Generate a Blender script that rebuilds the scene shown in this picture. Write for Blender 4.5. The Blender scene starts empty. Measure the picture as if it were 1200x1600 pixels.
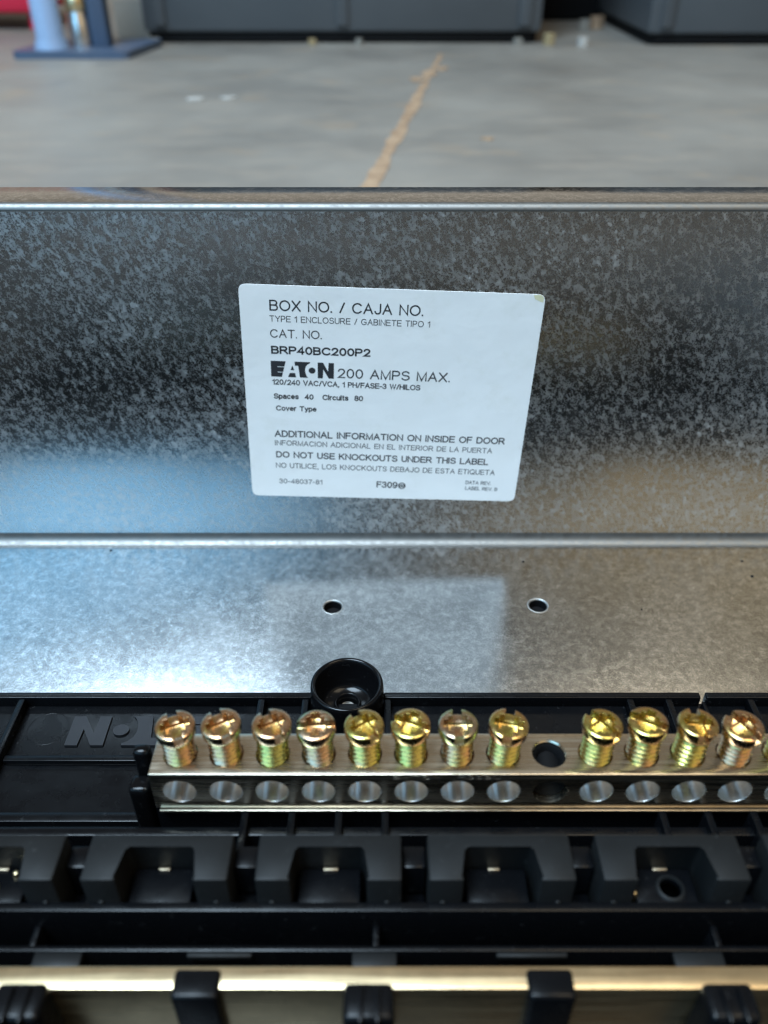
import bpy, bmesh, math, random
from mathutils import Vector, Matrix
random.seed(7)
R = math.radians
S = 0.001                      # everything is laid out in millimetres
sc = bpy.context.scene
COL = sc.collection

# ------------------------------------------------------------------ camera
cd = bpy.data.cameras.new('camera'); cam = bpy.data.objects.new('camera', cd); COL.objects.link(cam)
cam.location = (0, -0.198, 0.154); cam.rotation_euler = (R(90 - 35.9), 0, 0)
cd.sensor_fit = 'VERTICAL'; cd.sensor_height = 36; cd.lens = 29.25
cd.clip_start = 0.005; cd.clip_end = 60
cd.dof.use_dof = True; cd.dof.focus_distance = 0.183; cd.dof.aperture_fstop = 29.25 / 1.9
sc.camera = cam

# ------------------------------------------------------------------ world, lamps, exposure
w = bpy.data.worlds.new('World'); sc.world = w; w.use_nodes = True
nt = w.node_tree; wtc = nt.nodes.new('ShaderNodeTexCoord'); wsx = nt.nodes.new('ShaderNodeSeparateXYZ'); wrp = nt.nodes.new('ShaderNodeValToRGB')
nt.links.new(wtc.outputs['Generated'], wsx.inputs[0])
wmr = nt.nodes.new('ShaderNodeMapRange'); wmr.inputs['From Min'].default_value = -1; wmr.inputs['From Max'].default_value = 1
nt.links.new(wsx.outputs['Y'], wmr.inputs['Value']); nt.links.new(wmr.outputs[0], wrp.inputs[0])
wrp.color_ramp.elements[0].color = (.06, .055, .048, 1); wrp.color_ramp.elements[0].position = .04
e = wrp.color_ramp.elements.new(.17); e.color = (.25, .215, .165, 1)
wrp.color_ramp.elements[2].color = (.20, .178, .145, 1); wrp.color_ramp.elements[2].position = .76
e = wrp.color_ramp.elements.new(.97); e.color = (.46, .41, .34, 1)
nt.links.new(wrp.outputs[0], nt.nodes['Background'].inputs[0])
nt.nodes['Background'].inputs[1].default_value = 1.0

def area(name, az, el, dist, sx, sy, col, power, aim=(0, -0.04, 0.03)):
    l = bpy.data.lights.new(name, 'AREA'); l.shape = 'RECTANGLE'; l.size = sx; l.size_y = sy
    l.color = col; l.energy = power
    o = bpy.data.objects.new(name, l); COL.objects.link(o)
    d = Vector((math.sin(R(az)) * math.cos(R(el)), -math.cos(R(az)) * math.cos(R(el)), math.sin(R(el))))
    o.location = Vector(aim) + d * dist
    o.rotation_euler = d.to_track_quat('Z', 'Y').to_euler()
    return o
area('daylight_door', -56, 72, 2.4, 1.0, 1.0, (0.64, 0.83, 1.0), 122)
area('doorway_glow', -52, 32, 2.4, 3.5, 1.4, (0.24, 0.62, 1.0), 44)
area('warm_wall_glow', 44, 33, 2.4, 2.5, 1.2, (1.0, 0.74, 0.38), 6.2)
area('warm_lamp', 62, 68, 2.4, 0.9, 0.9, (1.0, 0.84, 0.60), 15)

sc.view_settings.view_transform = 'Standard'; sc.view_settings.look = 'None'
sc.view_settings.exposure = 0; sc.view_settings.gamma = 1
sc.view_settings.use_curve_mapping = False
sc.cycles.filter_width = 1.1; sc.cycles.max_bounces = 10; sc.cycles.glossy_bounces = 6
sc.cycles.sample_clamp_indirect = 6

# ------------------------------------------------------------------ materials
def mat(name, base=(.5, .5, .5), rough=.5, metal=0.0, spec=.5):
    m = bpy.data.materials.new(name); m.use_nodes = True
    b = m.node_tree.nodes['Principled BSDF']
    b.inputs['Base Color'].default_value = (*base, 1); b.inputs['Roughness'].default_value = rough
    b.inputs['Metallic'].default_value = metal; b.inputs['Specular IOR Level'].default_value = spec
    return m
class N:
    def __init__(s, m): s.t = m.node_tree; s.b = s.t.nodes['Principled BSDF']
    def new(s, typ, **kw):
        n = s.t.nodes.new(typ)
        for k, v in kw.items(): setattr(n, k, v)
        return n
    def link(s, a, b): s.t.links.new(a, b)
    def coord(s, scale=(1, 1, 1), rot=(0, 0, 0)):
        c = s.new('ShaderNodeTexCoord'); mp = s.new('ShaderNodeMapping')
        mp.inputs['Scale'].default_value = scale; mp.inputs['Rotation'].default_value = rot
        s.link(c.outputs['Object'], mp.inputs['Vector']); return mp.outputs[0]
    def noise(s, v, scale, detail=4, rough=.6, dist=0):
        n = s.new('ShaderNodeTexNoise'); n.inputs['Scale'].default_value = scale
        n.inputs['Detail'].default_value = detail; n.inputs['Roughness'].default_value = rough
        n.inputs['Distortion'].default_value = dist; s.link(v, n.inputs['Vector']); return n.outputs['Fac']
    def ramp(s, f, stops):
        r = s.new('ShaderNodeValToRGB'); e = r.color_ramp.elements
        while len(e) < len(stops): e.new(.5)
        for k, (p, c) in enumerate(stops):
            e[k].position = p; e[k].color = (c, c, c, 1) if isinstance(c, (int, float)) else (*c, 1)
        s.link(f, r.inputs['Fac']); return r.outputs['Color']
    def math(s, op, a, b, c=None):
        n = s.new('ShaderNodeMath', operation=op)
        for k, x in enumerate((a, b, c)):
            if x is None: continue
            if isinstance(x, (int, float)): n.inputs[k].default_value = x
            else: s.link(x, n.inputs[k])
        return n.outputs[0]
    def mix(s, f, a, b):
        n = s.new('ShaderNodeMix', data_type='RGBA')
        for k, x in ((0, f), (6, a), (7, b)):
            if isinstance(x, tuple): n.inputs[k].default_value = (*x, 1)
            elif isinstance(x, (int, float)): n.inputs[k].default_value = x
            else: s.link(x, n.inputs[k])
        return n.outputs[2]
    def bump(s, h, strength, dist):
        n = s.new('ShaderNodeBump'); n.inputs['Strength'].default_value = strength
        n.inputs['Distance'].default_value = dist
        s.link(h, n.inputs['Height']); s.link(n.outputs[0], s.b.inputs['Normal'])

def galvanised(name, r0, r1, lo, hi, stretch, sc1=640, ca=.52, cb=.665, grain=.26):
    m = mat(name, metal=1.0); n = N(m)
    v = n.coord((1, 1, 1), (0.3, R(28), 0.2))
    mp = n.new('ShaderNodeMapping'); mp.inputs['Scale'].default_value = stretch; n.link(v, mp.inputs['Vector']); v2 = mp.outputs[0]
    fl = n.noise(v2, sc1, 9, .78, .1)             # spangle flecks about 2 mm across
    fi = n.noise(v, 2400, 3, .7)                  # grain
    bg = n.noise(v, 26, 4, .6)                    # where flecks crowd
    s = n.math('ADD', fl, n.math('MULTIPLY', n.math('SUBTRACT', bg, .5), .20))
    s = n.math('ADD', s, n.math('MULTIPLY', n.math('SUBTRACT', fi, .5), grain))
    k = n.ramp(s, [(lo, 0), ((lo + hi) / 2, .34), (hi, 1)])
    n.link(n.mix(k, (ca, ca * 1.02, ca * 1.03), (cb, cb * 1.01, cb * 1.01)), n.b.inputs['Base Color'])
    n.link(n.ramp(k, [(0, r0), (1, r1)]), n.b.inputs['Roughness'])
    n.bump(n.math('ADD', fl, n.math('MULTIPLY', fi, .4)), .06, .0004)
    return m
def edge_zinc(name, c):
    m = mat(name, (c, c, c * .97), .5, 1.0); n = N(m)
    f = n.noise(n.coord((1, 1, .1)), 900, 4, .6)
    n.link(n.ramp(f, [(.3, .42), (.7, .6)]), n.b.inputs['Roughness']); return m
def plastic(name, base, rough):
    m = mat(name, base, rough, 0, .16); n = N(m); v = n.coord()
    f = n.noise(v, 140, 5, .6); g = n.noise(v, 1900, 3, .5)
    n.link(n.ramp(f, [(.3, rough - .08), (.7, rough + .1)]), n.b.inputs['Roughness'])
    n.link(n.mix(n.ramp(n.noise(v, 700, 6, .75), [(.62, 0), (.80, 1)]), tuple(base), tuple(c * 1.5 + .03 for c in base)), n.b.inputs['Base Color'])
    n.bump(g, .10, .00008); return m
def brushed(name, base, rough, axis_scale, strength=.2):
    m = mat(name, base, rough, 1.0); n = N(m); v = n.coord(axis_scale)
    f = n.noise(v, 1500, 4, .6); g = n.noise(n.coord(), 260, 5, .65)
    n.link(n.ramp(f, [(.3, rough - .08), (.7, rough + .1)]), n.b.inputs['Roughness'])
    n.link(n.mix(n.ramp(g, [(.35, 0), (.75, 1)]), tuple(base), tuple(c * .78 for c in base)), n.b.inputs['Base Color'])
    n.bump(f, strength, .00006); return m
def chromate():
    # yellow zinc plating: gold that drifts to green and copper pink with position and viewing angle
    m = mat('yellow_zinc_plating', metal=1.0, rough=.2); n = N(m)
    oi = n.new('ShaderNodeObjectInfo'); lw = n.new('ShaderNodeLayerWeight'); lw.inputs['Blend'].default_value = .45
    v = n.coord(); f = n.noise(v, 260, 3, .5, .4)
    t = n.math('ADD', n.math('MULTIPLY', oi.outputs['Random'], .46), n.math('ADD', n.math('MULTIPLY', f, .75), n.math('MULTIPLY', lw.outputs['Facing'], .30)))
    t = n.math('SUBTRACT', t, .22)
    c = n.ramp(t, [(.12, (.33, .39, .16)), (.28, (.50, .46, .13)), (.42, (.54, .41, .15)), (.54, (.54, .32, .18)), (.66, (.48, .38, .27)), (.78, (.36, .41, .18)), (.92, (.53, .44, .14))])
    n.link(c, n.b.inputs['Base Color'])
    n.link(n.ramp(n.noise(v, 900, 3, .5), [(.3, .18), (.7, .32)]), n.b.inputs['Roughness'])
    n.bump(n.noise(v, 700, 3, .5), .10, .00015); return m
def paper():
    m = mat('label_paper', (.80, .80, .79), .42); n = N(m); v = n.coord()
    n.bump(n.noise(v, 40, 4, .55), .45, .0012)
    s = n.ramp(n.noise(v, 75, 5, .7), [(.54, 0), (.78, .6)])
    n.link(n.mix(s, (.80, .80, .79), (.69, .69, .64)), n.b.inputs['Base Color']); return m
def concrete():
    m = mat('concrete', rough=.5); n = N(m); v = n.coord()
    a = n.noise(v, 4, 6, .6); b = n.noise(n.coord((1, 3, 1)), 14, 6, .65); c = n.noise(v, 300, 4, .6)
    k = n.mix(n.ramp(a, [(.32, 0), (.68, 1)]), (.150, .135, .118), (.262, .238, .206))
    k = n.mix(n.ramp(b, [(.50, 0), (.72, .6)]), k, (.30, .25, .20))
    k = n.mix(n.ramp(c, [(.35, .5), (.55, 0)]), k, (.19, .185, .175))
    st = n.ramp(n.noise(v, 11, 4, .6), [(.58, 0), (.74, .6)])
    k = n.mix(st, k, (.30, .22, .15))
    n.link(k, n.b.inputs['Base Color'])
    n.link(n.ramp(a, [(.3, .34), (.7, .6)]), n.b.inputs['Roughness'])
    n.bump(c, .3, .0006); return m
def rust():
    m = mat('rusty_joint_filler', rough=.8); n = N(m); v = n.coord()
    f = n.noise(v, 70, 5, .7)
    n.link(n.mix(n.ramp(f, [(.35, 0), (.65, 1)]), (.22, .135, .08), (.40, .275, .175)), n.b.inputs['Base Color']); return m
def painted(name, base, rough=.45, dirt=.5):
    m = mat(name, base, rough); n = N(m); v = n.coord()
    f = n.noise(v, 9, 6, .65)
    n.link(n.mix(n.ramp(f, [(.4, 0), (.75, dirt)]), tuple(base), tuple(c * .6 + .05 for c in base)), n.b.inputs['Base Color'])
    n.link(n.ramp(f, [(.3, rough - .1), (.7, rough + .15)]), n.b.inputs['Roughness']); return m

M = dict(galv=galvanised('galvanised_steel', .18, .54, .405, .67, (1, 1, .62), 740, .46, .66, .42), pan=galvanised('galvanised_steel_base', .125, .235, .39, .66, (1.0, 1.0, 1), 480, .37, .68, .60), edge=edge_zinc('sheared_steel_edge', .34), bend=edge_zinc('zinc_darkened_at_bend', .175), paper=paper(), zinc=chromate(), concrete=concrete(), rust=rust(),
    black=plastic('black_moulded_plastic', (.0024, .0027, .0034), .26), hook=plastic('dark_grey_plastic', (.0068, .0074, .0078), .5),
    gloss=plastic('glossy_black_plastic', (.003, .003, .0034), .13), logo=plastic('lightened_plastic_lettering', (.021, .022, .025), .38),
    alu=brushed('drawn_aluminium', (.64, .56, .44), .26, (.03, 1, 1)), strap=brushed('tin_plated_strap', (.76, .60, .37), .32, (.03, 1, 1)),
    bore=mat('lightened_bore_metal', (.97, .98, .98), .27, 1.0),
    ink=mat('black_ink', (.018, .02, .024), .5), greyink=mat('grey_ink', (.075, .08, .09), .5), stain=mat('yellowed_adhesive', (.66, .63, .42), .45),
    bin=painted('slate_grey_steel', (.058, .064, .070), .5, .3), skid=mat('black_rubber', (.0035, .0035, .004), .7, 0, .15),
    blue=painted('blue_paint', (.05, .08, .135), .4), paleblue=painted('pale_blue_enamel', (.24, .34, .50), .25, .3), steel=mat('bright_steel', (.75, .74, .72), .25, 1.0),
    red=painted('red_plastic', (.62, .012, .045), .45, .15), darkred=painted('dark_red_plastic', (.12, .01, .018), .5, .2), beige=painted('beige_cardboard', (.38, .34, .29), .7, .3),
    chip=painted('white_grit', (.42, .40, .37), .7, .3), leaf=painted('dry_leaf', (.27, .20, .10), .7, .4), pale=painted('pale_grit', (.20, .185, .16), .7, .3), screw=mat('dull_steel', (.5, .47, .43), .3, 1.0), brass=mat('brass', (.75, .6, .35), .28, 1.0), dull=mat('dull_glint_metal', (.34, .28, .2), .45, 1.0))

# ------------------------------------------------------------------ mesh helpers (mm)
class MB:
    def __init__(s): s.bm = bmesh.new()
    def box(s, x0, x1, y0, y1, z0, z1, bev=0, seg=2):
        r = bmesh.ops.create_cube(s.bm, size=1); vs = r['verts']
        for v in vs:
            v.co = Vector(((x0 + x1) / 2 + v.co.x * (x1 - x0), (y0 + y1) / 2 + v.co.y * (y1 - y0), (z0 + z1) / 2 + v.co.z * (z1 - z0)))
        if bev:
            es = {e for v in vs for e in v.link_edges}
            bmesh.ops.bevel(s.bm, geom=list(es), offset=bev, segments=seg, profile=.5, affect='EDGES')
        return s
    def prism(s, pts, fn, d0, d1):
        """closed 2-D outline extruded between d0 and d1; fn(a,b,d) -> xyz"""
        A = [s.bm.verts.new(fn(a, b, d0)) for a, b in pts]; B = [s.bm.verts.new(fn(a, b, d1)) for a, b in pts]
        n = len(pts)
        s.bm.faces.new(A); s.bm.faces.new(B[::-1])
        for i in range(n): s.bm.faces.new((A[i], B[i], B[(i + 1) % n], A[(i + 1) % n]))
        return s
    def lathe(s, prof, c=(0, 0, 0), n=40, axis='Z'):
        rings = []
        for r, z in prof:
            if r < 1e-6: rings.append([s.bm.verts.new((c[0], c[1], c[2] + z) if axis == 'Z' else (c[0], c[1] + z, c[2]))]); continue
            ring = []
            for k in range(n):
                a = 2 * math.pi * k / n
                p = (c[0] + r * math.cos(a), c[1] + r * math.sin(a), c[2] + z) if axis == 'Z' else (c[0] + r * math.cos(a), c[1] + z, c[2] + r * math.sin(a))
                ring.append(s.bm.verts.new(p))
            rings.append(ring)
        for a, b in zip(rings, rings[1:]):
            for k in range(n):
                j = (k + 1) % n
                if len(a) == 1 and len(b) == 1: continue
                if len(a) == 1: s.bm.faces.new((a[0], b[j], b[k]))
                elif len(b) == 1: s.bm.faces.new((a[k], a[j], b[0]))
                else: s.bm.faces.new((a[k], a[j], b[j], b[k]))
        return s
    def mesh(s, name, m, origin=(0, 0, 0), smooth=35):
        bmesh.ops.recalc_face_normals(s.bm, faces=s.bm.faces)
        o = Vector(origin)
        for v in s.bm.verts: v.co = (v.co - o) * S
        me = bpy.data.meshes.new(name); s.bm.to_mesh(me); s.bm.free()
        if m: me.materials.append(m)
        if smooth: me.shade_smooth(); me.set_sharp_from_angle(angle=R(smooth))
        return me
def link(name, me, parent=None):
    o = bpy.data.objects.new(name, me); COL.objects.link(o)
    if parent is not None: o.parent = parent
    return o
ORG = {}
def thing(name, label, cat, loc=(0, 0, 0), group=None):
    o = bpy.data.objects.new(name, None); COL.objects.link(o); o.empty_display_size = .01
    o.location = Vector(loc) * S; ORG[o] = loc
    o['label'] = label; o['category'] = cat
    if group: o['group'] = group
    return o
def root_of(p):
    while p.parent is not None: p = p.parent
    return p
def part(name, mb, m, parent, smooth=35, label=None):
    o = link(name, mb.mesh(name, m, ORG[root_of(parent)], smooth), parent)
    if label: o['label'] = label
    return o
def solo(name, mb, m, label, cat, loc, group=None, smooth=35):
    o = link(name, mb.mesh(name, m, loc, smooth)); o.location = Vector(loc) * S
    o['label'] = label; o['category'] = cat
    if group: o['group'] = group
    return o
def structure(name, mb, m, smooth=0):
    o = link(name, mb.mesh(name, m, (0, 0, 0), smooth)); o['kind'] = 'structure'; return o
def carve(me, cutters, bevel=0, seg=2):
    """boolean cutters out of a mesh (all in metres), optional edge bevel; returns the new mesh"""
    tmp = bpy.data.objects.new('tmp', me); COL.objects.link(tmp); tc = []
    for c in cutters:
        o = bpy.data.objects.new('cut', c); COL.objects.link(o); tc.append(o)
        md = tmp.modifiers.new('b', 'BOOLEAN'); md.operation = 'DIFFERENCE'; md.object = o; md.solver = 'EXACT'
    if bevel:
        md = tmp.modifiers.new('v', 'BEVEL'); md.width = bevel * S; md.segments = seg; md.limit_method = 'ANGLE'; md.angle_limit = R(40)
    dg = bpy.context.evaluated_depsgraph_get(); dg.update()
    r = bpy.data.meshes.new_from_object(tmp.evaluated_get(dg), depsgraph=dg)
    for o in [tmp] + tc: bpy.data.objects.remove(o)
    r.shade_smooth(); r.set_sharp_from_angle(angle=R(35)); return r

# ------------------------------------------------------------------ setting: concrete floor and its rusty joint
FZ = -3.0
mb = MB(); mb.box(-12000, 12000, -9000, 16000, FZ - 60, FZ)
structure('floor', mb, M['concrete'])
mb = MB(); L_, R_ = [], []
for k in range(61):
    t = k / 60; y = 60 + t * 1010; x = -55.6 + (y - 60) * .1315
    wd = (5.4 + random.uniform(-1.6, 1.6)) * (1 if y < 820 else .55)
    L_.append((x - wd + random.uniform(-1.2, 1.2), y)); R_.append((x + wd + random.uniform(-1.2, 1.2), y))
mb.prism(L_ + R_[::-1], lambda a, b, d: (a, b, d), FZ - 1, FZ + .6)
for cx, cy, rr in ((52, 900, 11), (38, 860, 9), (70, 940, 8)):
    mb.prism([(cx + rr * math.cos(a * .7) * random.uniform(.6, 1.2), cy + 2.2 * rr * math.sin(a * .7) * random.uniform(.6, 1.2)) for a in range(9)], lambda a, b, d: (a, b, d), FZ - 1, FZ + .9)
structure('floor_joint', mb, M['rust'])

# ------------------------------------------------------------------ electrical enclosure
T = 1.3
box = thing('electrical_enclosure', 'open galvanised steel electrical box lying on the concrete floor, printed label on its inner wall', 'electrical box', (0, -180, FZ))
OB = ORG[box]
def side_profile():
    """inner bend at the pan, wall, and the flange folded outwards; (a = outward, b = up)"""
    q = []
    q += [(0, 3), (0, 97.05), (.12, 97.45), (.75, 98.25), (1.05, 98.5), (1.5, 98.58)]
    q += [(2.2, 98.58), (2.2, 97.32), (1.5, 96.6)]
    return q + [(1.3, 3)]
def bend_profile():
    q = [(-3 + 3 * math.sin(R(9 * k)), 3 - 3 * math.cos(R(9 * k))) for k in range(11)]
    return q + [(-3 + 4.25 * math.sin(R(90 - 9 * k)), 3 - 4.25 * math.cos(R(90 - 9 * k))) for k in range(11)]
XL, XR, YN = -235, 300, -362
mb = MB(); mb.prism(side_profile(), lambda a, b, d: (d, a, b), XL + 1, XR - 1); part('side_panel', mb, M['galv'], box, 25)
mb = MB(); mb.prism(side_profile(), lambda a, b, d: (d, YN - a, b), XL + 1, XR - 1); part('side_panel', mb, M['galv'], box, 25)
mb = MB(); mb.prism(bend_profile(), lambda a, b, d: (d, a, b), XL + 1, XR - 1); part('rounded_bend', mb, M['bend'], box, 25)  # bend zinc darkened in colour to hold back the lamp's bright line
mb = MB(); mb.prism(bend_profile(), lambda a, b, d: (d, YN - a, b), XL + 1, XR - 1); part('rounded_bend', mb, M['bend'], box, 25)
def flat_end(x, sgn):
    m_ = MB(); m_.box(min(x, x + sgn * T), max(x, x + sgn * T), YN, 0, -1.2, 101, .3); return m_
part('end_panel', flat_end(XL, -1), M['galv'], box); part('end_panel', flat_end(XR, 1), M['galv'], box)
# darker strip laid along the flange fold to tone down its highlight
mb = MB(); mb.prism([(.02, 97.0), (-.05, 97.1), (-.02, 97.5), (.25, 98.0), (.72, 98.42), (1.1, 98.62), (1.6, 98.70), (2.0, 98.66), (2.0, 98.4), (.7, 98.0)], lambda a, b, d: (d, a, b), XL + 1, XR - 1); part('flange_fold', mb, M['bend'], box, 50)
mb = MB(); mb.box(XL + 1, XR - 1, 2.0, 15.3, 97.3, 98.6, .12); part('flange', mb, M['pan'], box)
# back panel with its two tapped holes
HOLES = [(-14.0, -29.3), (42.1, -28.8)]
mb = MB(); mb.box(XL, XR, YN + 3, -3, -1.25, 0)
for fx, fy in ((-180, -60), (240, -60), (-180, -300), (240, -300)): mb.lathe([(0, FZ), (9, FZ), (12, -1.2), (0, -1.2)], (fx, fy, 0), 24)
pan = mb.mesh('back_panel', M['pan'], OB)
cut = []
for hx, hy in HOLES:
    c = MB(); c.lathe([(0, -4), (2.5, -4), (2.5, -.8), (3.0, .05), (3.0, 2), (0, 2)], (hx, hy, 0), 36); cut.append(c.mesh('c', None, OB))
link('back_panel', carve(pan, cut), box)
for hx, hy in HOLES:
    mb = MB(); mb.lathe([(2.42, -.5), (2.44, -.18), (2.6, .02), (2.75, .08), (2.9, .07), (3.02, .015), (2.9, -.2), (2.42, -.5)], (hx, hy, 0), 36); part('hole_rim', mb, M['edge'], box, 60)
    mb = MB(); mb.lathe([(0, -2.8), (2.40, -2.8), (2.40, -.35), (2.36, -.35), (2.36, -2.6), (0, -2.6)], (hx, hy, 0), 30); part('hole_shade_cup', mb, M['skid'], box)  # black cup stands in for the darkness inside the hole
# dirt specks on the pan
for x, y, r in ((40.6, -10, .45), (104.5, -9.7, .45), (105, -16.5, .5), (-81, -4.8, .4), (70, -30.4, .25)):
    mb = MB(); mb.lathe([(0, .001), (r, .001), (r * .7, .18), (0, .22)], (x, y, 0), 9); part('dirt_speck', mb, M['skid'], box)

# ---- the printed label on the wall
def wallpt(u, v, d): return (u, -d, v)
corners = [(-35.8, 79.8), (40.0, 77.0), (37.8, 14.6), (-38.0, 16.8)]
def rounded(poly, r, n=6):
    out = []
    for i, p in enumerate(poly):
        p = Vector(p); a = (Vector(poly[i - 1]) - p).normalized(); b = (Vector(poly[(i + 1) % len(poly)]) - p).normalized()
        for k in range(n + 1):
            t = k / n; q0 = p + a * r; q1 = p + b * r
            out.append(tuple((1 - t) ** 2 * q0 + 2 * t * (1 - t) * p + t * t * q1))
    return out
mb = MB(); mb.prism(rounded(corners, 1.9), wallpt, .01, .16)
label = part('printed_label', mb, M['paper'], box, label='white printed sticker with rounded corners on the inner wall')
mb = MB(); mb.prism([(37.0, 76.9), (38.9, 76.95), (39.6, 76.2), (39.5, 75.0), (38.6, 75.3), (37.4, 75.9)], wallpt, .165, .185); part('adhesive_stain', mb, M['stain'], label)

def arc(cx, cy, rx, ry, a0, a1, n=None):
    n = n or max(4, int(abs(a1 - a0) / 15))
    return [(cx + rx * math.cos(R(a0 + (a1 - a0) * k / n)), cy + ry * math.sin(R(a0 + (a1 - a0) * k / n))) for k in range(n + 1)]
_S = arc(.31, .755, .28, .245, 22, 255) + arc(.31, .265, .31, .265, 75, -158)
_8 = arc(.27, .76, .24, .24, 270, -90)
GL = {'A': (.70, [[(0, 0), (.35, 1), (.70, 0)], [(.13, .36), (.57, .36)]]),
 'B': (.60, [[(0, 0), (0, 1), (.34, 1)] + arc(.34, .765, .22, .235, 85, -90) + [(0, .53)], [(.34, .53)] + arc(.36, .265, .24, .265, 85, -90) + [(0, 0)]]),
 'C': (.72, [arc(.39, .5, .39, .5, 40, 320)]), 'D': (.66, [[(0, 0), (0, 1), (.28, 1)] + arc(.28, .5, .38, .5, 85, -90) + [(0, 0)]]),
 'E': (.58, [[(.58, 1), (0, 1), (0, 0), (.60, 0)], [(0, .52), (.54, .52)]]), 'F': (.55, [[(.55, 1), (0, 1), (0, 0)], [(0, .52), (.48, .52)]]),
 'G': (.76, [arc(.39, .5, .39, .5, 42, 318) + [(.72, .18), (.72, .47), (.42, .47)]]), 'H': (.62, [[(0, 0), (0, 1)], [(.62, 0), (.62, 1)], [(0, .52), (.62, .52)]]),
 'I': (0.0, [[(0, 0), (0, 1)]]), 'J': (.44, [[(.44, 1), (.44, .28)] + arc(.22, .24, .22, .24, 0, -175)]),
 'K': (.64, [[(0, 0), (0, 1)], [(.60, 1), (0, .38)], [(.22, .60), (.64, 0)]]), 'L': (.50, [[(0, 1), (0, 0), (.50, 0)]]),
 'M': (.74, [[(0, 0), (0, 1), (.37, 0), (.74, 1), (.74, 0)]]), 'N': (.64, [[(0, 0), (0, 1), (.64, 0), (.64, 1)]]), 'O': (.80, [arc(.40, .5, .40, .5, 90, 450)]),
 'P': (.58, [[(0, 0), (0, 1), (.34, 1)] + arc(.34, .73, .24, .27, 85, -90) + [(0, .46)]]), 'Q': (.80, [arc(.40, .5, .40, .5, 90, 450), [(.48, .24), (.78, -.04)]]),
 'R': (.66, [[(0, 0), (0, 1), (.36, 1)] + arc(.36, .74, .24, .26, 85, -90) + [(0, .48)], [(.32, .48), (.66, 0)]]), 'S': (.62, [_S]),
 'T': (.64, [[(0, 1), (.64, 1)], [(.32, 1), (.32, 0)]]), 'U': (.62, [[(0, 1), (0, .32)] + arc(.31, .31, .31, .31, 180, 360) + [(.62, 1)]]),
 'V': (.68, [[(0, 1), (.34, 0), (.68, 1)]]), 'W': (.96, [[(0, 1), (.24, 0), (.48, 1), (.72, 0), (.96, 1)]]), 'X': (.64, [[(0, 1), (.64, 0)], [(0, 0), (.64, 1)]]),
 'Y': (.66, [[(0, 1), (.33, .44), (.66, 1)], [(.33, .44), (.33, 0)]]), 'Z': (.60, [[(0, 1), (.60, 1), (0, 0), (.60, 0)]]),
 '0': (.54, [arc(.27, .5, .27, .5, 90, 450)]), '1': (.26, [[(0, .76), (.16, .86), (.26, 1), (.26, 0)]]), '2': (.54, [arc(.27, .72, .25, .28, 172, -35) + [(.30, .30), (0, 0), (.54, 0)]]),
 '3': (.54, [arc(.25, .76, .23, .24, 165, -85), arc(.25, .27, .28, .27, 88, -165)]), '4': (.56, [[(.42, 0), (.42, 1), (0, .28), (.56, .28)]]),
 '6': (.54, [arc(.27, .31, .27, .31, 90, 450), [(0, .34)] + arc(.30, .5, .29, .5, 170, 50)]), '7': (.52, [[(0, 1), (.52, 1), (.28, .5), (.18, 0)]]),
 '8': (.54, [_8, arc(.27, .265, .27, .265, 90, 450)]), '9': (.54, [arc(.27, .69, .27, .31, 90, 450), [(.54, .66)] + arc(.24, .5, .29, .5, -10, -130)]),
 '.': (.02, [[(0, 0), (0, .035)]]), ',': (.06, [[(.05, .04), (.04, -.08), (0, -.17)]]), '/': (.34, [[(0, 0), (.34, 1)]]), '-': (.30, [[(0, .40), (.30, .40)]]),
 'p': (.48, [[(0, -.28), (0, .72)], arc(.24, .36, .24, .36, 90, 450)]), 'a': (.46, [[(.46, 0), (.44, .10), (.44, .50)] + arc(.23, .50, .21, .22, 0, 160), arc(.21, .19, .21, .20, 60, 300) + [(.44, .14)]]),
 'c': (.46, [arc(.24, .36, .24, .36, 45, 315)]), 'e': (.48, [[(0, .38), (.48, .38)] + arc(.24, .36, .24, .36, 10, 315)]),
 's': (.42, [arc(.21, .54, .19, .18, 25, 255) + arc(.21, .19, .21, .19, 75, -155)]), 'i': (0.0, [[(0, 0), (0, .72)], [(0, .94), (0, 1)]]), 'r': (.26, [[(0, 0), (0, .72)], [(0, .40), (.08, .66), (.26, .72)]]),
 'u': (.46, [[(0, .72), (0, .24)] + arc(.22, .24, .22, .24, 180, 340), [(.46, .72), (.46, 0)]]), 't': (.24, [[(.10, .94), (.10, .14), (.16, 0), (.24, 0)], [(0, .72), (.24, .72)]]),
 'o': (.50, [arc(.25, .36, .25, .36, 90, 450)]), 'v': (.46, [[(0, .72), (.23, 0), (.46, .72)]]), 'y': (.46, [[(0, .72), (.24, 0)], [(.46, .72), (.20, -.20), (.04, -.27)]]), ' ': (.26, [])}
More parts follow.
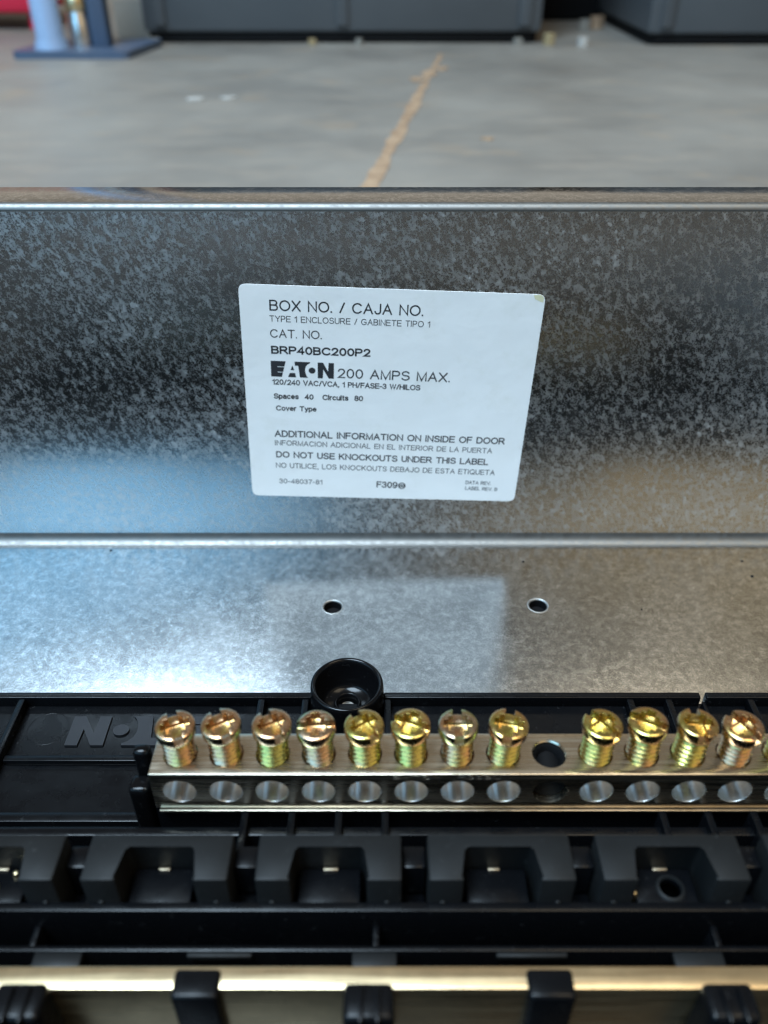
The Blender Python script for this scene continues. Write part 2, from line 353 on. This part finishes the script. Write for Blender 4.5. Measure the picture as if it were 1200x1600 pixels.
def ribbon(mb, line, hw, place, d0, d1):
    """one pen stroke of half-width hw along a polyline, with mitred corners"""
    closed = len(line) > 3 and math.dist(line[0], line[-1]) < 1e-6
    P = [Vector(p) for p in (line[:-1] if closed else line)]
    P = [p for k, p in enumerate(P) if k == 0 or (p - P[k - 1]).length > 1e-5]
    n = len(P); A, B = [], []
    for k in range(n):
        a = P[k - 1] if (k or closed) else None; b = P[(k + 1) % n] if (k < n - 1 or closed) else None
        d1_ = (P[k] - a).normalized() if a is not None else (b - P[k]).normalized()
        d2_ = (b - P[k]).normalized() if b is not None else d1_
        t = d1_ + d2_
        t = t.normalized() if t.length > .2 else d1_
        nv = Vector((-t.y, t.x)); c = max(.45, nv.dot(Vector((-d1_.y, d1_.x))))
        p = P[k]
        if not closed and k == 0: p = p - d2_ * hw * .9
        if not closed and k == n - 1: p = p + d1_ * hw * .9
        A.append(p + nv * hw / c); B.append(p - nv * hw / c)
    V = [[mb.bm.verts.new(place(q.x, q.y, d)) for q in L] for d in (d0, d1) for L in (A, B)]
    a0, b0, a1, b1 = V
    for k in range(n if closed else n - 1):
        j = (k + 1) % n
        for f in ((a1[k], a1[j], b1[j], b1[k]), (a0[k], a0[j], a1[j], a1[k]), (b0[k], b1[k], b1[j], b0[j])): mb.bm.faces.new(f)
    if not closed:
        mb.bm.faces.new((a0[0], a1[0], b1[0], b0[0])); mb.bm.faces.new((a0[-1], b0[-1], b1[-1], a1[-1]))
def lettering(txt, x0, z0, x1, z1, cap, weight, m, parent, place=None, name='lettering', d0=.161, d1=.18):
    place = place or wallpt; pen = 0; strokes = []
    for ch in txt:
        wd, ls = GL[ch]
        strokes += [[(pen + a, b) for a, b in l] for l in ls]
        pen += wd + (.23 if ch not in 'Ii' else .27)
    xs = [a for l in strokes for a, b in l]; xa, xb = min(xs), max(xs)
    L = math.hypot(x1 - x0, z1 - z0); an = math.atan2(z1 - z0, x1 - x0); hw = (weight + .016) * cap / 2
    sx = (L - 2 * hw) / (xb - xa); sy = cap - 2 * hw; mb = MB(); ca, sa = math.cos(an), math.sin(an)
    for n, l in enumerate(strokes):
        q = []
        for a, b in l:
            u = hw + (a - xa) * sx; v = hw + b * sy
            q.append((x0 + u * ca - v * sa, z0 + u * sa + v * ca))
        ribbon(mb, q, hw, place, d0, d1 + .0004 * (n % 5))
    return part(name, mb, m, parent, 0)
LINES = [("BOX NO. / CAJA NO.", -28.6, 72.9, 9.8, 71.4, 2.85, .115, 'ink'), ("TYPE 1 ENCLOSURE / GABINETE TIPO 1", -28.8, 70.0, 11.6, 68.4, 1.65, .10, 'ink'),
    ("CAT. NO.", -29.0, 65.7, -15.9, 65.2, 2.3, .105, 'ink'), ("BRP40BC200P2", -29.1, 61.2, -3.5, 60.3, 2.25, .185, 'ink'),
    ("200 AMPS MAX.", -12.2, 54.3, 17.3, 53.0, 2.75, .115, 'ink'), ("120/240 VAC/VCA, 1 PH/FASE-3 W/HILOS", -29.5, 52.4, 9.6, 50.6, 1.6, .16, 'ink'),
    ("Spaces  40   Circuits  80", -29.4, 48.2, -5.6, 47.4, 1.6, .18, 'ink'), ("Cover Type", -29.1, 44.6, -18.2, 44.2, 1.55, .175, 'ink'),
    ("ADDITIONAL INFORMATION ON INSIDE OF DOOR", -30.1, 36.4, 33.4, 33.9, 2.1, .15, 'ink'), ("INFORMACION ADICIONAL EN EL INTERIOR DE LA PUERTA", -30.2, 33.7, 30.1, 31.0, 1.65, .105, 'ink'),
    ("DO NOT USE KNOCKOUTS UNDER THIS LABEL", -30.2, 29.7, 29.3, 27.1, 2.05, .15, 'ink'), ("NO UTILICE, LOS KNOCKOUTS DEBAJO DE ESTA ETIQUETA", -30.5, 26.3, 31.4, 23.7, 1.7, .105, 'ink'),
    ("30-48037-81", -30.0, 21.0, -17.7, 20.5, 1.6, .12, 'greyink'), ("F309", -2.2, 19.5, 3.8, 19.2, 2.15, .15, 'ink'),
    ("DATA REV.", 23.3, 20.7, 30.6, 20.3, 1.2, .14, 'greyink'), ("LABEL REV. B", 23.3, 18.7, 32.6, 18.2, 1.2, .14, 'greyink')]
for t, x0, z0, x1, z1, cap, wt, mk in LINES: lettering(t, x0, z0, x1, z1, cap, wt, M[mk], label)
# small round certification mark
mb = MB()
def ringm(cx, cz, ro, ri, n=28):
    A = [(cx + ro * math.cos(2 * math.pi * k / n), cz + ro * math.sin(2 * math.pi * k / n)) for k in range(n)]
    B = [(cx + ri * math.cos(2 * math.pi * k / n), cz + ri * math.sin(2 * math.pi * k / n)) for k in range(n)]
    for k in range(n):
        j = (k + 1) % n; mb.prism([A[k], A[j], B[j], B[k]], wallpt, .165, .185)
ringm(5.1, 20.1, 1.08, .82); ringm(4.8, 20.1, .5, .22, 16); ringm(5.45, 20.1, .5, .22, 16)
part('certification_mark', mb, M['ink'], label, 0)

def logo_polys():
    arc = [(309, 131), (290, 119), (276, 100), (270, 78), (270, 55), (275, 30), (285, 10), (294, 0)]
    P = [[(0, 0), (85, 0), (94, 39), (52, 39), (52, 45), (96, 45), (105, 87), (52, 87), (52, 93), (107, 93), (118, 140), (0, 140)],
         [(133, 0), (198, 0), (190, 38), (149, 38)], [(155, 64), (184, 64), (170, 106)],
         [(188, 140), (310, 140)] + arc + [(228, 0), (216, 104), (190, 104)],
         [(325 + 27 * math.cos(a * math.pi / 12), 66 + 27 * math.sin(a * math.pi / 12)) for a in range(24)],
         [(370, 0), (410, 0), (414, 80), (458, 0), (498, 0), (498, 140), (456, 140), (452, 62), (412, 140), (370, 140)]]
    return P
def logo(x0, z0, x1, z1, h, place, d0, d1, name, m, parent):
    L = math.hypot(x1 - x0, z1 - z0); an = math.atan2(z1 - z0, x1 - x0); m_ = MB()
    for P in logo_polys():
        q = []
        for a, b in P:
            u = a / 498 * L; v = b / 140 * h
            q.append((x0 + u * math.cos(an) - v * math.sin(an), z0 + u * math.sin(an) + v * math.cos(an)))
        m_.prism(q, place, d0, d1)
    return part(name, m_, m, parent, 0)
logo(-29.6, 54.75, -13.2, 54.05, 4.5, wallpt, .165, .185, 'maker_logo', M['ink'], label)

# ------------------------------------------------------------------ black moulded tray
TL, TR = -190, 190
tray = thing('moulded_tray', 'black moulded plastic tray with ribs and raised lettering, screwed into the steel box', 'plastic tray', (0, -85, 0))
mb = MB(); mb.box(TL, TR, -122, -66.2, 1.2, 3.0); part('tray_plate', mb, M['black'], tray)
for a, b in ((TL, -16.9), (0, 73.6), (74.9, TR)):
    mb = MB(); mb.box(a, b, -67.0, -65.2, .02, 6.0, .35, 3); part('rim', mb, M['black'], tray)
for a, b in ((TL, -85.2), (-82.8, -29.2)):
    mb = MB(); mb.box(a, b, -83.6, -82.0, 3.0, 4.6, .3); part('cross_rib', mb, M['black'], tray)
for x, y0 in ((-84, -100), (-28.4, -101), (-18.2, -101), (.8, -101), (57.1, -101), (66, -101), (85, -101), (110, -101), (135, -101), (-120, -100), (-150, -100)):
    mb = MB(); mb.box(x - .8, x + .8, y0, -67.0, 2.9, 5.7, .3); part('rib', mb, M['black'], tray)
mb = MB(); mb.box(73.8, 74.7, -100, -67.2, 2.9, 5.0, .2); part('rib', mb, M['black'], tray)
# ejector-pin ring and a scratch in the moulding
mb = MB(); mb.lathe([(4.4, 3.0), (4.5, 3.05), (4.6, 3.0)], (-76.5, -73.5, 0), 40); part('pin_mark', mb, M['black'], tray, 60)
logo(-37.8, -70.3, -71.2, -70.3, 8.2, lambda u, v, d: (u, v, 3.0 + d), -.1, .45, 'raised_logo', M['logo'], tray)  # letters lighter than the tray, edge highlights put into their colour
# stepped rail in front of the tray and the pedestal under the bar
mb = MB(); mb.box(TL, TR, -99.5, -97.2, 3, 6.2, .4); mb.box(TL, TR, -114.2, -112.4, 3, 24.2, .35); part('front_rail', mb, M['black'], tray)
mb = MB(); mb.box(-40.6, 92, -109.0, -101.5, 3, 25.5, .2); part('bar_pedestal', mb, M['black'], tray)
for x in (-24.3, -16.1, -7.9, .2, 48.8, 56.8, 64.8, 72.8):
    mb = MB(); mb.box(x - .65, x + .65, -123.2, -110.4, 3, 25.9, .2); part('support_rib', mb, M['black'], tray)
# glossy mounting boss: a deep cup with a screw in its collar
CX, CY = -8.5, -67.0
mb = MB(); mb.lathe([(8.9, .03), (8.6, 5), (8.4, 9.8), (8.3, 10.5), (7.95, 10.95), (7.5, 10.9), (7.1, 10.5), (6.95, 9.6), (6.3, 4.2), (5.6, 3.2), (3.3, 3.0), (3.1, 4.4), (2.85, 4.65), (2.6, 4.6), (2.4, 4.2), (2.4, .6), (0, .6)], (CX, CY, 0), 72)
boss = part('mounting_boss', mb, M['gloss'], tray, 60)
mb = MB(); mb.lathe([(0, .6), (2.1, .6), (2.1, 2.2), (1.7, 2.8), (0, 2.9)], (CX, CY, 0), 28); part('mounting_screw', mb, M['screw'], boss, 50)
# clip that grips the left end of the bar
mb = MB(); mb.box(-45.2, -41.5, -108.4, -104.6, 3, 28.6, 1.0, 4); mb.box(-44.8, -41.7, -103.9, -101.4, 3, 33.2, 1.0, 4)
part('bar_holder', mb, M['gloss'], tray, 50)

# ------------------------------------------------------------------ aluminium neutral bar with its screws
bar = thing('neutral_bar', 'drawn aluminium terminal bar with a row of yellow zinc screws, mounted on the black tray', 'terminal bar', (0, -105.3, 25.5))
OBR = ORG[bar]
BX0, BX1, BY0, BY1, BZ0, BZ1 = -40.2, 92, -109.7, -100.9, 25.6, 35
mb = MB(); mb.box(BX0, BX1, BY0, BY1, BZ0, BZ1, .22, 2)
bm_bar = mb.mesh('bar', M['alu'], OBR)
xs = [-35.4 + 8.02 * k for k in range(16)]
c1, c2 = MB(), MB()
for k, x in enumerate(xs):
    c1.lathe([(0, 30.5), (2.75, 30.5), (2.75, 34.6), (3.0, 34.9), (3.0, 36), (0, 36)], (x, -105.3, 0), 36)
    c2.lathe([(0, -111), (3.0, -111), (3.0, -99), (0, -99)], (x, 0, 30.25), 40, 'Y')
bar_me = carve(bm_bar, [c1.mesh('c', None, OBR), c2.mesh('c', None, OBR)], .1, 1)
barb = link('bar', bar_me, bar)
for k, x in enumerate(xs):
    if k == 8: continue
    mb = MB(); nn, rows = 30, 32; rg = []
    for i in range(rows + 1):
        y = -109.62 + 8.6 * i / rows; rr = 2.93 - .07 * (i % 2)
        rg.append([mb.bm.verts.new((x + rr * math.cos(R(-217 + 254 * j / nn)), y, 30.25 + rr * math.sin(R(-217 + 254 * j / nn)))) for j in range(nn + 1)])
    for a, b in zip(rg, rg[1:]):
        for j in range(nn): mb.bm.faces.new((a[j], a[j + 1], b[j + 1], b[j]))
    part('wire_hole', mb, M['bore'], bar, 60)  # liner lighter than the bar, reflected skylight put into its colour
mb = MB(); mb.box(BX0 + .6, BX1, -110.05, -109.0, 24.7, 25.3, .05); part('bar_lip', mb, M['alu'], bar)
lettering("EATON   K30BU", 1.5, 33.62, 20, 33.62, 1.0, .16, mat('embossed_aluminium', (.35, .33, .31), .4, 1.0), barb, lambda u, v, d: (u, -109.69 - d, v), 'embossed_lettering', 0, .03)
# one screw: head (slot and square recess), threaded shank
def thread_mesh():
    m_ = MB(); n, rows = 40, 96; z0, z1, p = 32.6, 40.4, 1.08; rings = []
    for i in range(rows + 1):
        ring = []
        for k in range(n):
            z = z0 + (z1 - z0) * i / rows; f = ((z / p) - k / n) % 1.0
            r = 2.10 + .66 * (1 - abs(2 * f - 1))
            if i == rows: r = 2.2
            ring.append(m_.bm.verts.new((r * math.cos(2 * math.pi * k / n), r * math.sin(2 * math.pi * k / n), z - 35)))
        rings.append(ring)
    for a, b in zip(rings, rings[1:]):
        for k in range(n): m_.bm.faces.new((a[k], a[(k + 1) % n], b[(k + 1) % n], b[k]))
    m_.bm.faces.new(rings[0][::-1]); m_.bm.faces.new(rings[-1])
    return m_.mesh('thread', M['zinc'], (0, 0, 0), 60)
mb = MB(); mb.lathe([(0, 5.2), (2.55, 5.2), (3.0, 5.5), (3.34, 6.1), (3.4, 7.5), (3.32, 7.85), (3.0, 8.05), (1.2, 8.1), (0, 8.1)], (0, 0, 0), 48)
hd = mb.mesh('head', M['zinc'])
sl = MB(); sl.box(-4, 4, -.8, .8, 6.45, 10)
sq = MB(); sq.box(-1.6, 1.6, -1.6, 1.65, 5.75, 10)
cr = MB(); cr.box(-.75, .75, -2.45, 2.45, 6.6, 10)
head_me = carve(hd, [sl.mesh('c', None), sq.mesh('c', None), cr.mesh('c', None)], .2, 2)
head_me.materials.clear(); head_me.materials.append(M['zinc'])
thr_me = thread_mesh()
ANG = [112, 117, 120, 2, 124, 157, 90, 78, None, 126, 150, 88, 120, 100, 65, 140]
LAB = ["screw at the left end of the bar, slot slanting", None, None, "screw whose slot lies along the bar", None, None, "screw whose slot points straight at the viewer", None, None, "screw just right of the empty black hole, reddish slot", None, None, None, None, None, None]
for k, x in enumerate(xs):
    if k == 8: continue
    h = bpy.data.objects.new('terminal_screw', head_me); COL.objects.link(h); h.parent = bar
    h.location = (Vector((x + random.uniform(-.08, .08), -105.3, 35 + random.uniform(-.45, .25))) - Vector(OBR)) * S
    h.rotation_euler = (R(random.uniform(-3, 3)), R(random.uniform(-3, 3)), R(ANG[k]))
    if LAB[k]: h['label'] = LAB[k]
    t = bpy.data.objects.new('thread', thr_me); COL.objects.link(t); t.parent = h
    t.rotation_euler = (0, 0, random.uniform(0, 6))
# plastic locating peg that fills the empty hole
mb = MB(); mb.lathe([(0, 26), (2.72, 26), (2.72, 34.5), (2.6, 34.7), (2.25, 34.2), (2.2, 31.5), (0, 31.4)], (xs[8], -105.5, 0), 30)
mb.lathe([(0, -108.4), (2.8, -108.4), (2.8, -101), (0, -101)], (xs[8], 0, 30.25), 30, 'Y')
part('locating_peg', mb, M['skid'], tray, 50)

# ------------------------------------------------------------------ breaker hook rail in the foreground
rail = thing('breaker_rail', 'blurred black plastic rail with a row of square hooks, in front of the terminal bar', 'breaker rail', (0, -130, 0))
P0, PW = -44.7, 25.65
for k in range(-2, 5):
    x0 = P0 + PW * k; x1 = x0 + 21.7
    pts = [(x0, -123.4), (x1, -123.4), (x1, -131), (x1 - 5.2, -131), (x1 - 5.2, -126.0), (x1 - 6.0, -125.2), (x0 + 6.0, -125.2), (x0 + 5.2, -126.0), (x0 + 5.2, -131), (x0, -131)]
    mb = MB(); mb.prism(pts, lambda a, b, d: (a, b, d), 14, 39)
    es = [e for e in mb.bm.edges]
    bmesh.ops.bevel(mb.bm, geom=es, offset=.4, segments=2, profile=.5, affect='EDGES')
    hk = part('breaker_hook', mb, M['hook'], rail)
    # tongue between the legs of the hook, blackened to stand in for shade
    a, b = x0 + 6.0, x0 + 15.4
    mb = MB(); mb.box(a, b, -131.2, -125.3, 31.6, 32.6, .3)
    me = mb.mesh('tongue', M['black'], ORG[rail])
    if k == 3:
        c = MB(); c.lathe([(0, 25), (1.55, 25), (1.55, 40), (0, 40)], (a + 5.6, -128.6, 0), 28)
        me = carve(me, [c.mesh('c', None, ORG[rail])])
        link('tongue', me, hk)['label'] = 'tongue with a round screw hole'
        mb = MB(); mb.lathe([(1.55, 32.5), (1.75, 33.0), (2.0, 33.0), (2.3, 32.55)], (a + 5.6, -128.6, 0), 28); part('hole_rim', mb, M['hook'], hk, 60)
    else: link('tongue', me, hk)
    mb = MB(); mb.box(a + 3.6, a + 5.4 + .5 * (k % 2), -125.8, -125.25, 32.5, 32.95, .12); part('glint_sliver', mb, M['dull'], hk)  # sliver added to give the small glint at the tongue's back
    for q in (x0 + 2.2, x1 - 2.2):
        mb = MB(); mb.box(q - .35, q + .35, -131.35, -130.9, 15, 33.5, .12); part('front_ridge', mb, M['hook'], hk)
    mb = MB(); mb.box(x1 + .2, x1 + 3.7, -127.2, -123.6, 14, 36, .3); mb.box(x1 + .2, x1 + 3.7, -131, -127.4, 14, 29, .3); part('spacer', mb, M['black'], rail)
for x, y, z in ((32.4 + 5.6, -129.5, 31.4), (-49.6, -130.2, 31.5), (-57, -126.4, 31.5), (-59.5, -128.3, 31.5)):
    mb = MB(); mb.lathe([(0, -5), (.55, -5), (.6, 1.2), (.35, 1.9), (0, 2.0)], (x, y, z), 16); part('spring_pin', mb, M['brass'], rail, 50)
mb = MB(); mb.box(-110, 110, -132.4, -130.9, 12, 33.0, .3); part('ledge', mb, M['black'], rail)  # ledge and trough black instead of hook grey, shade put into the colour
mb = MB(); mb.box(-110, 110, -138.2, -132.4, 8, 12, .2); mb.box(-110, 110, -136.8, -135.9, 12, 30, .25); part('trough', mb, M['black'], rail)
for x in (-52.5, -1.2, 50): 
    mb = MB(); mb.box(x - .5, x + .5, -135.9, -132.4, 12, 29, .2); part('trough_rib', mb, M['black'], rail)
for x0, x1, d in ((-51.4, -44.3, 2.4), (-29, -19.4, .9), (-4.7, 1.9, 2.4), (16.5, 27, .9), (42.4, 49.8, 2.4)):
    mb = MB(); mb.box(x0, x1, -136.6 - d, -136.7, 28.6, 29.8, .3); part('retaining_tab', mb, M['hook'], rail)

mb = MB(); mb.box(-170, 170, -330, -139, 3, 9, .5); part('base_plate', mb, M['black'], rail)
for y in (-190, -235, -280):
    mb = MB(); mb.box(-160, 160, y - 16, y + 16, 9, 38, .4); part('dark_reflection_block', mb, M['black'], rail)  # unseen black blocks, raised so the steel wall reflects something dark
# ------------------------------------------------------------------ metal strap at the very front, held by black clips
strap = thing('metal_strap', 'out of focus pale golden metal strap held by black clips along the front edge', 'metal strap', (0, -144, 8))
mb = MB(); mb.box(-110, 110, -145.7, -142.7, 9.2, 38, .3); part('strap', mb, M['strap'], strap)
for x in (-25.0, 22.2):
    mb = MB(); mb.box(x - 3.1, x + 3.1, -147.2, -143.3, 10, 38.7, .6, 3); part('strap_clip', mb, M['black'], strap)
for x in (-47.3, -2.0, 44.9, 91):
    mb = MB(); mb.box(x - 3.3, x + 3.3, -150.5, -145.75, 10, 40.2, .8, 3)
    mb.box(x - 1.3, x - .7, -150.9, -146.5, 12, 40.9, .2); mb.box(x + .9, x + 1.5, -150.9, -146.5, 12, 40.9, .2)
    part('strap_clip', mb, M['black'], strap, label='larger ribbed black clip')

# ------------------------------------------------------------------ far background on the floor
def bin_(label, x0, x1, y0, depth, h):
    t = thing('storage_bin', label, 'storage bin', ((x0 + x1) / 2, y0 + depth / 2, FZ), 'dark steel bins at the back')
    mb = MB(); mb.box(x0, x1, y0, y0 + depth, FZ + 14, FZ + h, 6, 2); part('body', mb, M['bin'], t)
    n = max(2, int((x1 - x0) / 250))
    for k in range(n + 1):
        x = x0 + 25 + (x1 - x0 - 50) * k / n
        mb = MB(); mb.box(x - 9, x + 9, y0 - 5, y0 + 2, FZ + 22, FZ + h - 10, 2); part('stiffener', mb, M['bin'], t)
    for k in range(3):
        x = x0 + 30 + (x1 - x0 - 60) * k / 2
        mb = MB(); mb.box(x - 25, x + 25, y0 + 10, y0 + depth - 10, FZ, FZ + 15, 2); part('foot', mb, M['skid'], t)
    mb = MB(); mb.box(x0 + 12, x1 - 12, y0 + 6, y0 + 20, FZ + 2, FZ + 15, 1); part('skirt', mb, M['skid'], t)
    return t
bin_('long dark slate bin standing on the floor behind the joint', -345, 226, 1175, 420, 300)
bin_('dark slate bin at the right edge, beyond the dark gap with litter', 372, 900, 1150, 420, 300)
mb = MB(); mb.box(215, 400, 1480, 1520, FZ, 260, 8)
solo('gap_dark_panel', mb, M['skid'], 'black panel standing in for the darkness between the two dark bins', 'panel', (307, 1500, FZ))  # black sheet makes the gap between the bins dark
st = thing('steel_stand', 'blue steel stand with round and square posts on a blue base plate, at the left', 'stand', (-400, 1070, FZ))
mb = MB(); mb.prism(rounded([(-482, 1018), (-330, 1018), (-312, 1150), (-470, 1150)], 12), lambda a, b, d: (a, b, d), FZ, FZ + 9); part('base_plate', mb, M['blue'], st)
mb = MB(); mb.lathe([(0, FZ + 9), (22, FZ + 9), (21, FZ + 14), (17.5, FZ + 24), (17.5, 760), (0, 760)], (-437, 1048, 0), 40); part('round_post', mb, M['paleblue'], st, 50)
mb = MB(); mb.lathe([(0, FZ + 9), (15, FZ + 9), (15, FZ + 40), (14, FZ + 42), (14, 300), (0, 300)], (-404, 1075, 0), 36); part('steel_cylinder', mb, M['steel'], st, 50)
mb = MB(); mb.lathe([(14.3, 46), (15.2, 47), (15.2, 62), (14.3, 63)], (-404, 1075, 0), 36); part('brass_collar', mb, M['brass'], st, 50)
mb = MB(); mb.box(-388, -366, 1064, 1090, FZ + 9, 760, 2); part('square_post', mb, M['blue'], st)
mb = MB(); mb.box(-398, -322, 1225, 1290, FZ, 48, 4); solo('cardboard_box', mb, M['beige'], 'small beige cardboard box on the floor between the blue stand and the long bin', 'box', (-360, 1250, FZ))
mb = MB(); mb.box(-402, -330, 1300, 1360, FZ, 220, 6); solo('plastic_crate', mb, M['darkred'], 'dark red crate behind the small beige box', 'crate', (-366, 1330, FZ))
mb = MB(); mb.box(-800, -545, 1330, 1600, 20, 110, 12)
for x in (-780, -570):
    for y in (1345, 1580): mb.box(x, x + 18, y, y + 18, FZ, 24, 2)
solo('tool_box', mb, M['red'], 'bright red box on short feet at the far left edge', 'box', (-670, 1460, FZ))
def bit(name, x, y, sx, sy, h, m, label, cat):
    mb = MB(); n = 9
    q = [(x + sx * math.cos(2 * math.pi * k / n) * random.uniform(.65, 1.15), y + sy * math.sin(2 * math.pi * k / n) * random.uniform(.65, 1.15)) for k in range(n)]
    mb.prism(q, lambda a, b, d: (a, b, d), FZ + .02, FZ + h); solo(name, mb, m, label, cat, (x, y, FZ), None)
bit('dry_leaf', 236, 1160, 9, 6, 15, M['leaf'], 'ochre dry leaf standing at the right end of the long bin', 'leaf')
bit('wood_chip', 192, 1158, 7, 5, 9, M['pale'], 'pale wood chip at the foot of the long bin near its right end', 'wood chip')
bit('wood_chip', -35, 1160, 6, 5, 8, M['pale'], 'pale wood chip under the middle of the long bin', 'wood chip')
bit('wood_chip', -103, 1160, 7, 5, 8, M['leaf'], 'tan wood chip under the long bin, left of its middle', 'wood chip')
bit('wood_chip', -326, 1150, 8, 5, 10, M['pale'], 'pale wood chip at the left foot of the long bin', 'wood chip')
bit('pebble', 282, 1148, 9, 7, 11, M['chip'], 'white pebble in front of the dark gap between the bins', 'pebble')
bit('pebble', 318, 1330, 11, 9, 16, M['pale'], 'pale stone lying deep in the dark gap between the bins', 'pebble')
bit('pebble', 345, 1360, 11, 8, 18, M['rust'], 'brown stone at the back of the dark gap between the bins', 'pebble')
bit('paint_chip', -194, 738, 11, 7, 1.2, M['chip'], 'left one of two pale paint flakes on the concrete', 'paint flake')
bit('paint_chip', -160, 744, 9, 6, 1.2, M['chip'], 'right one of two pale paint flakes on the concrete', 'paint flake')
bit('rust_flake', 87, 555, 6, 5, 1.2, M['rust'], 'small rusty flake on the concrete right of the joint', 'rust flake')
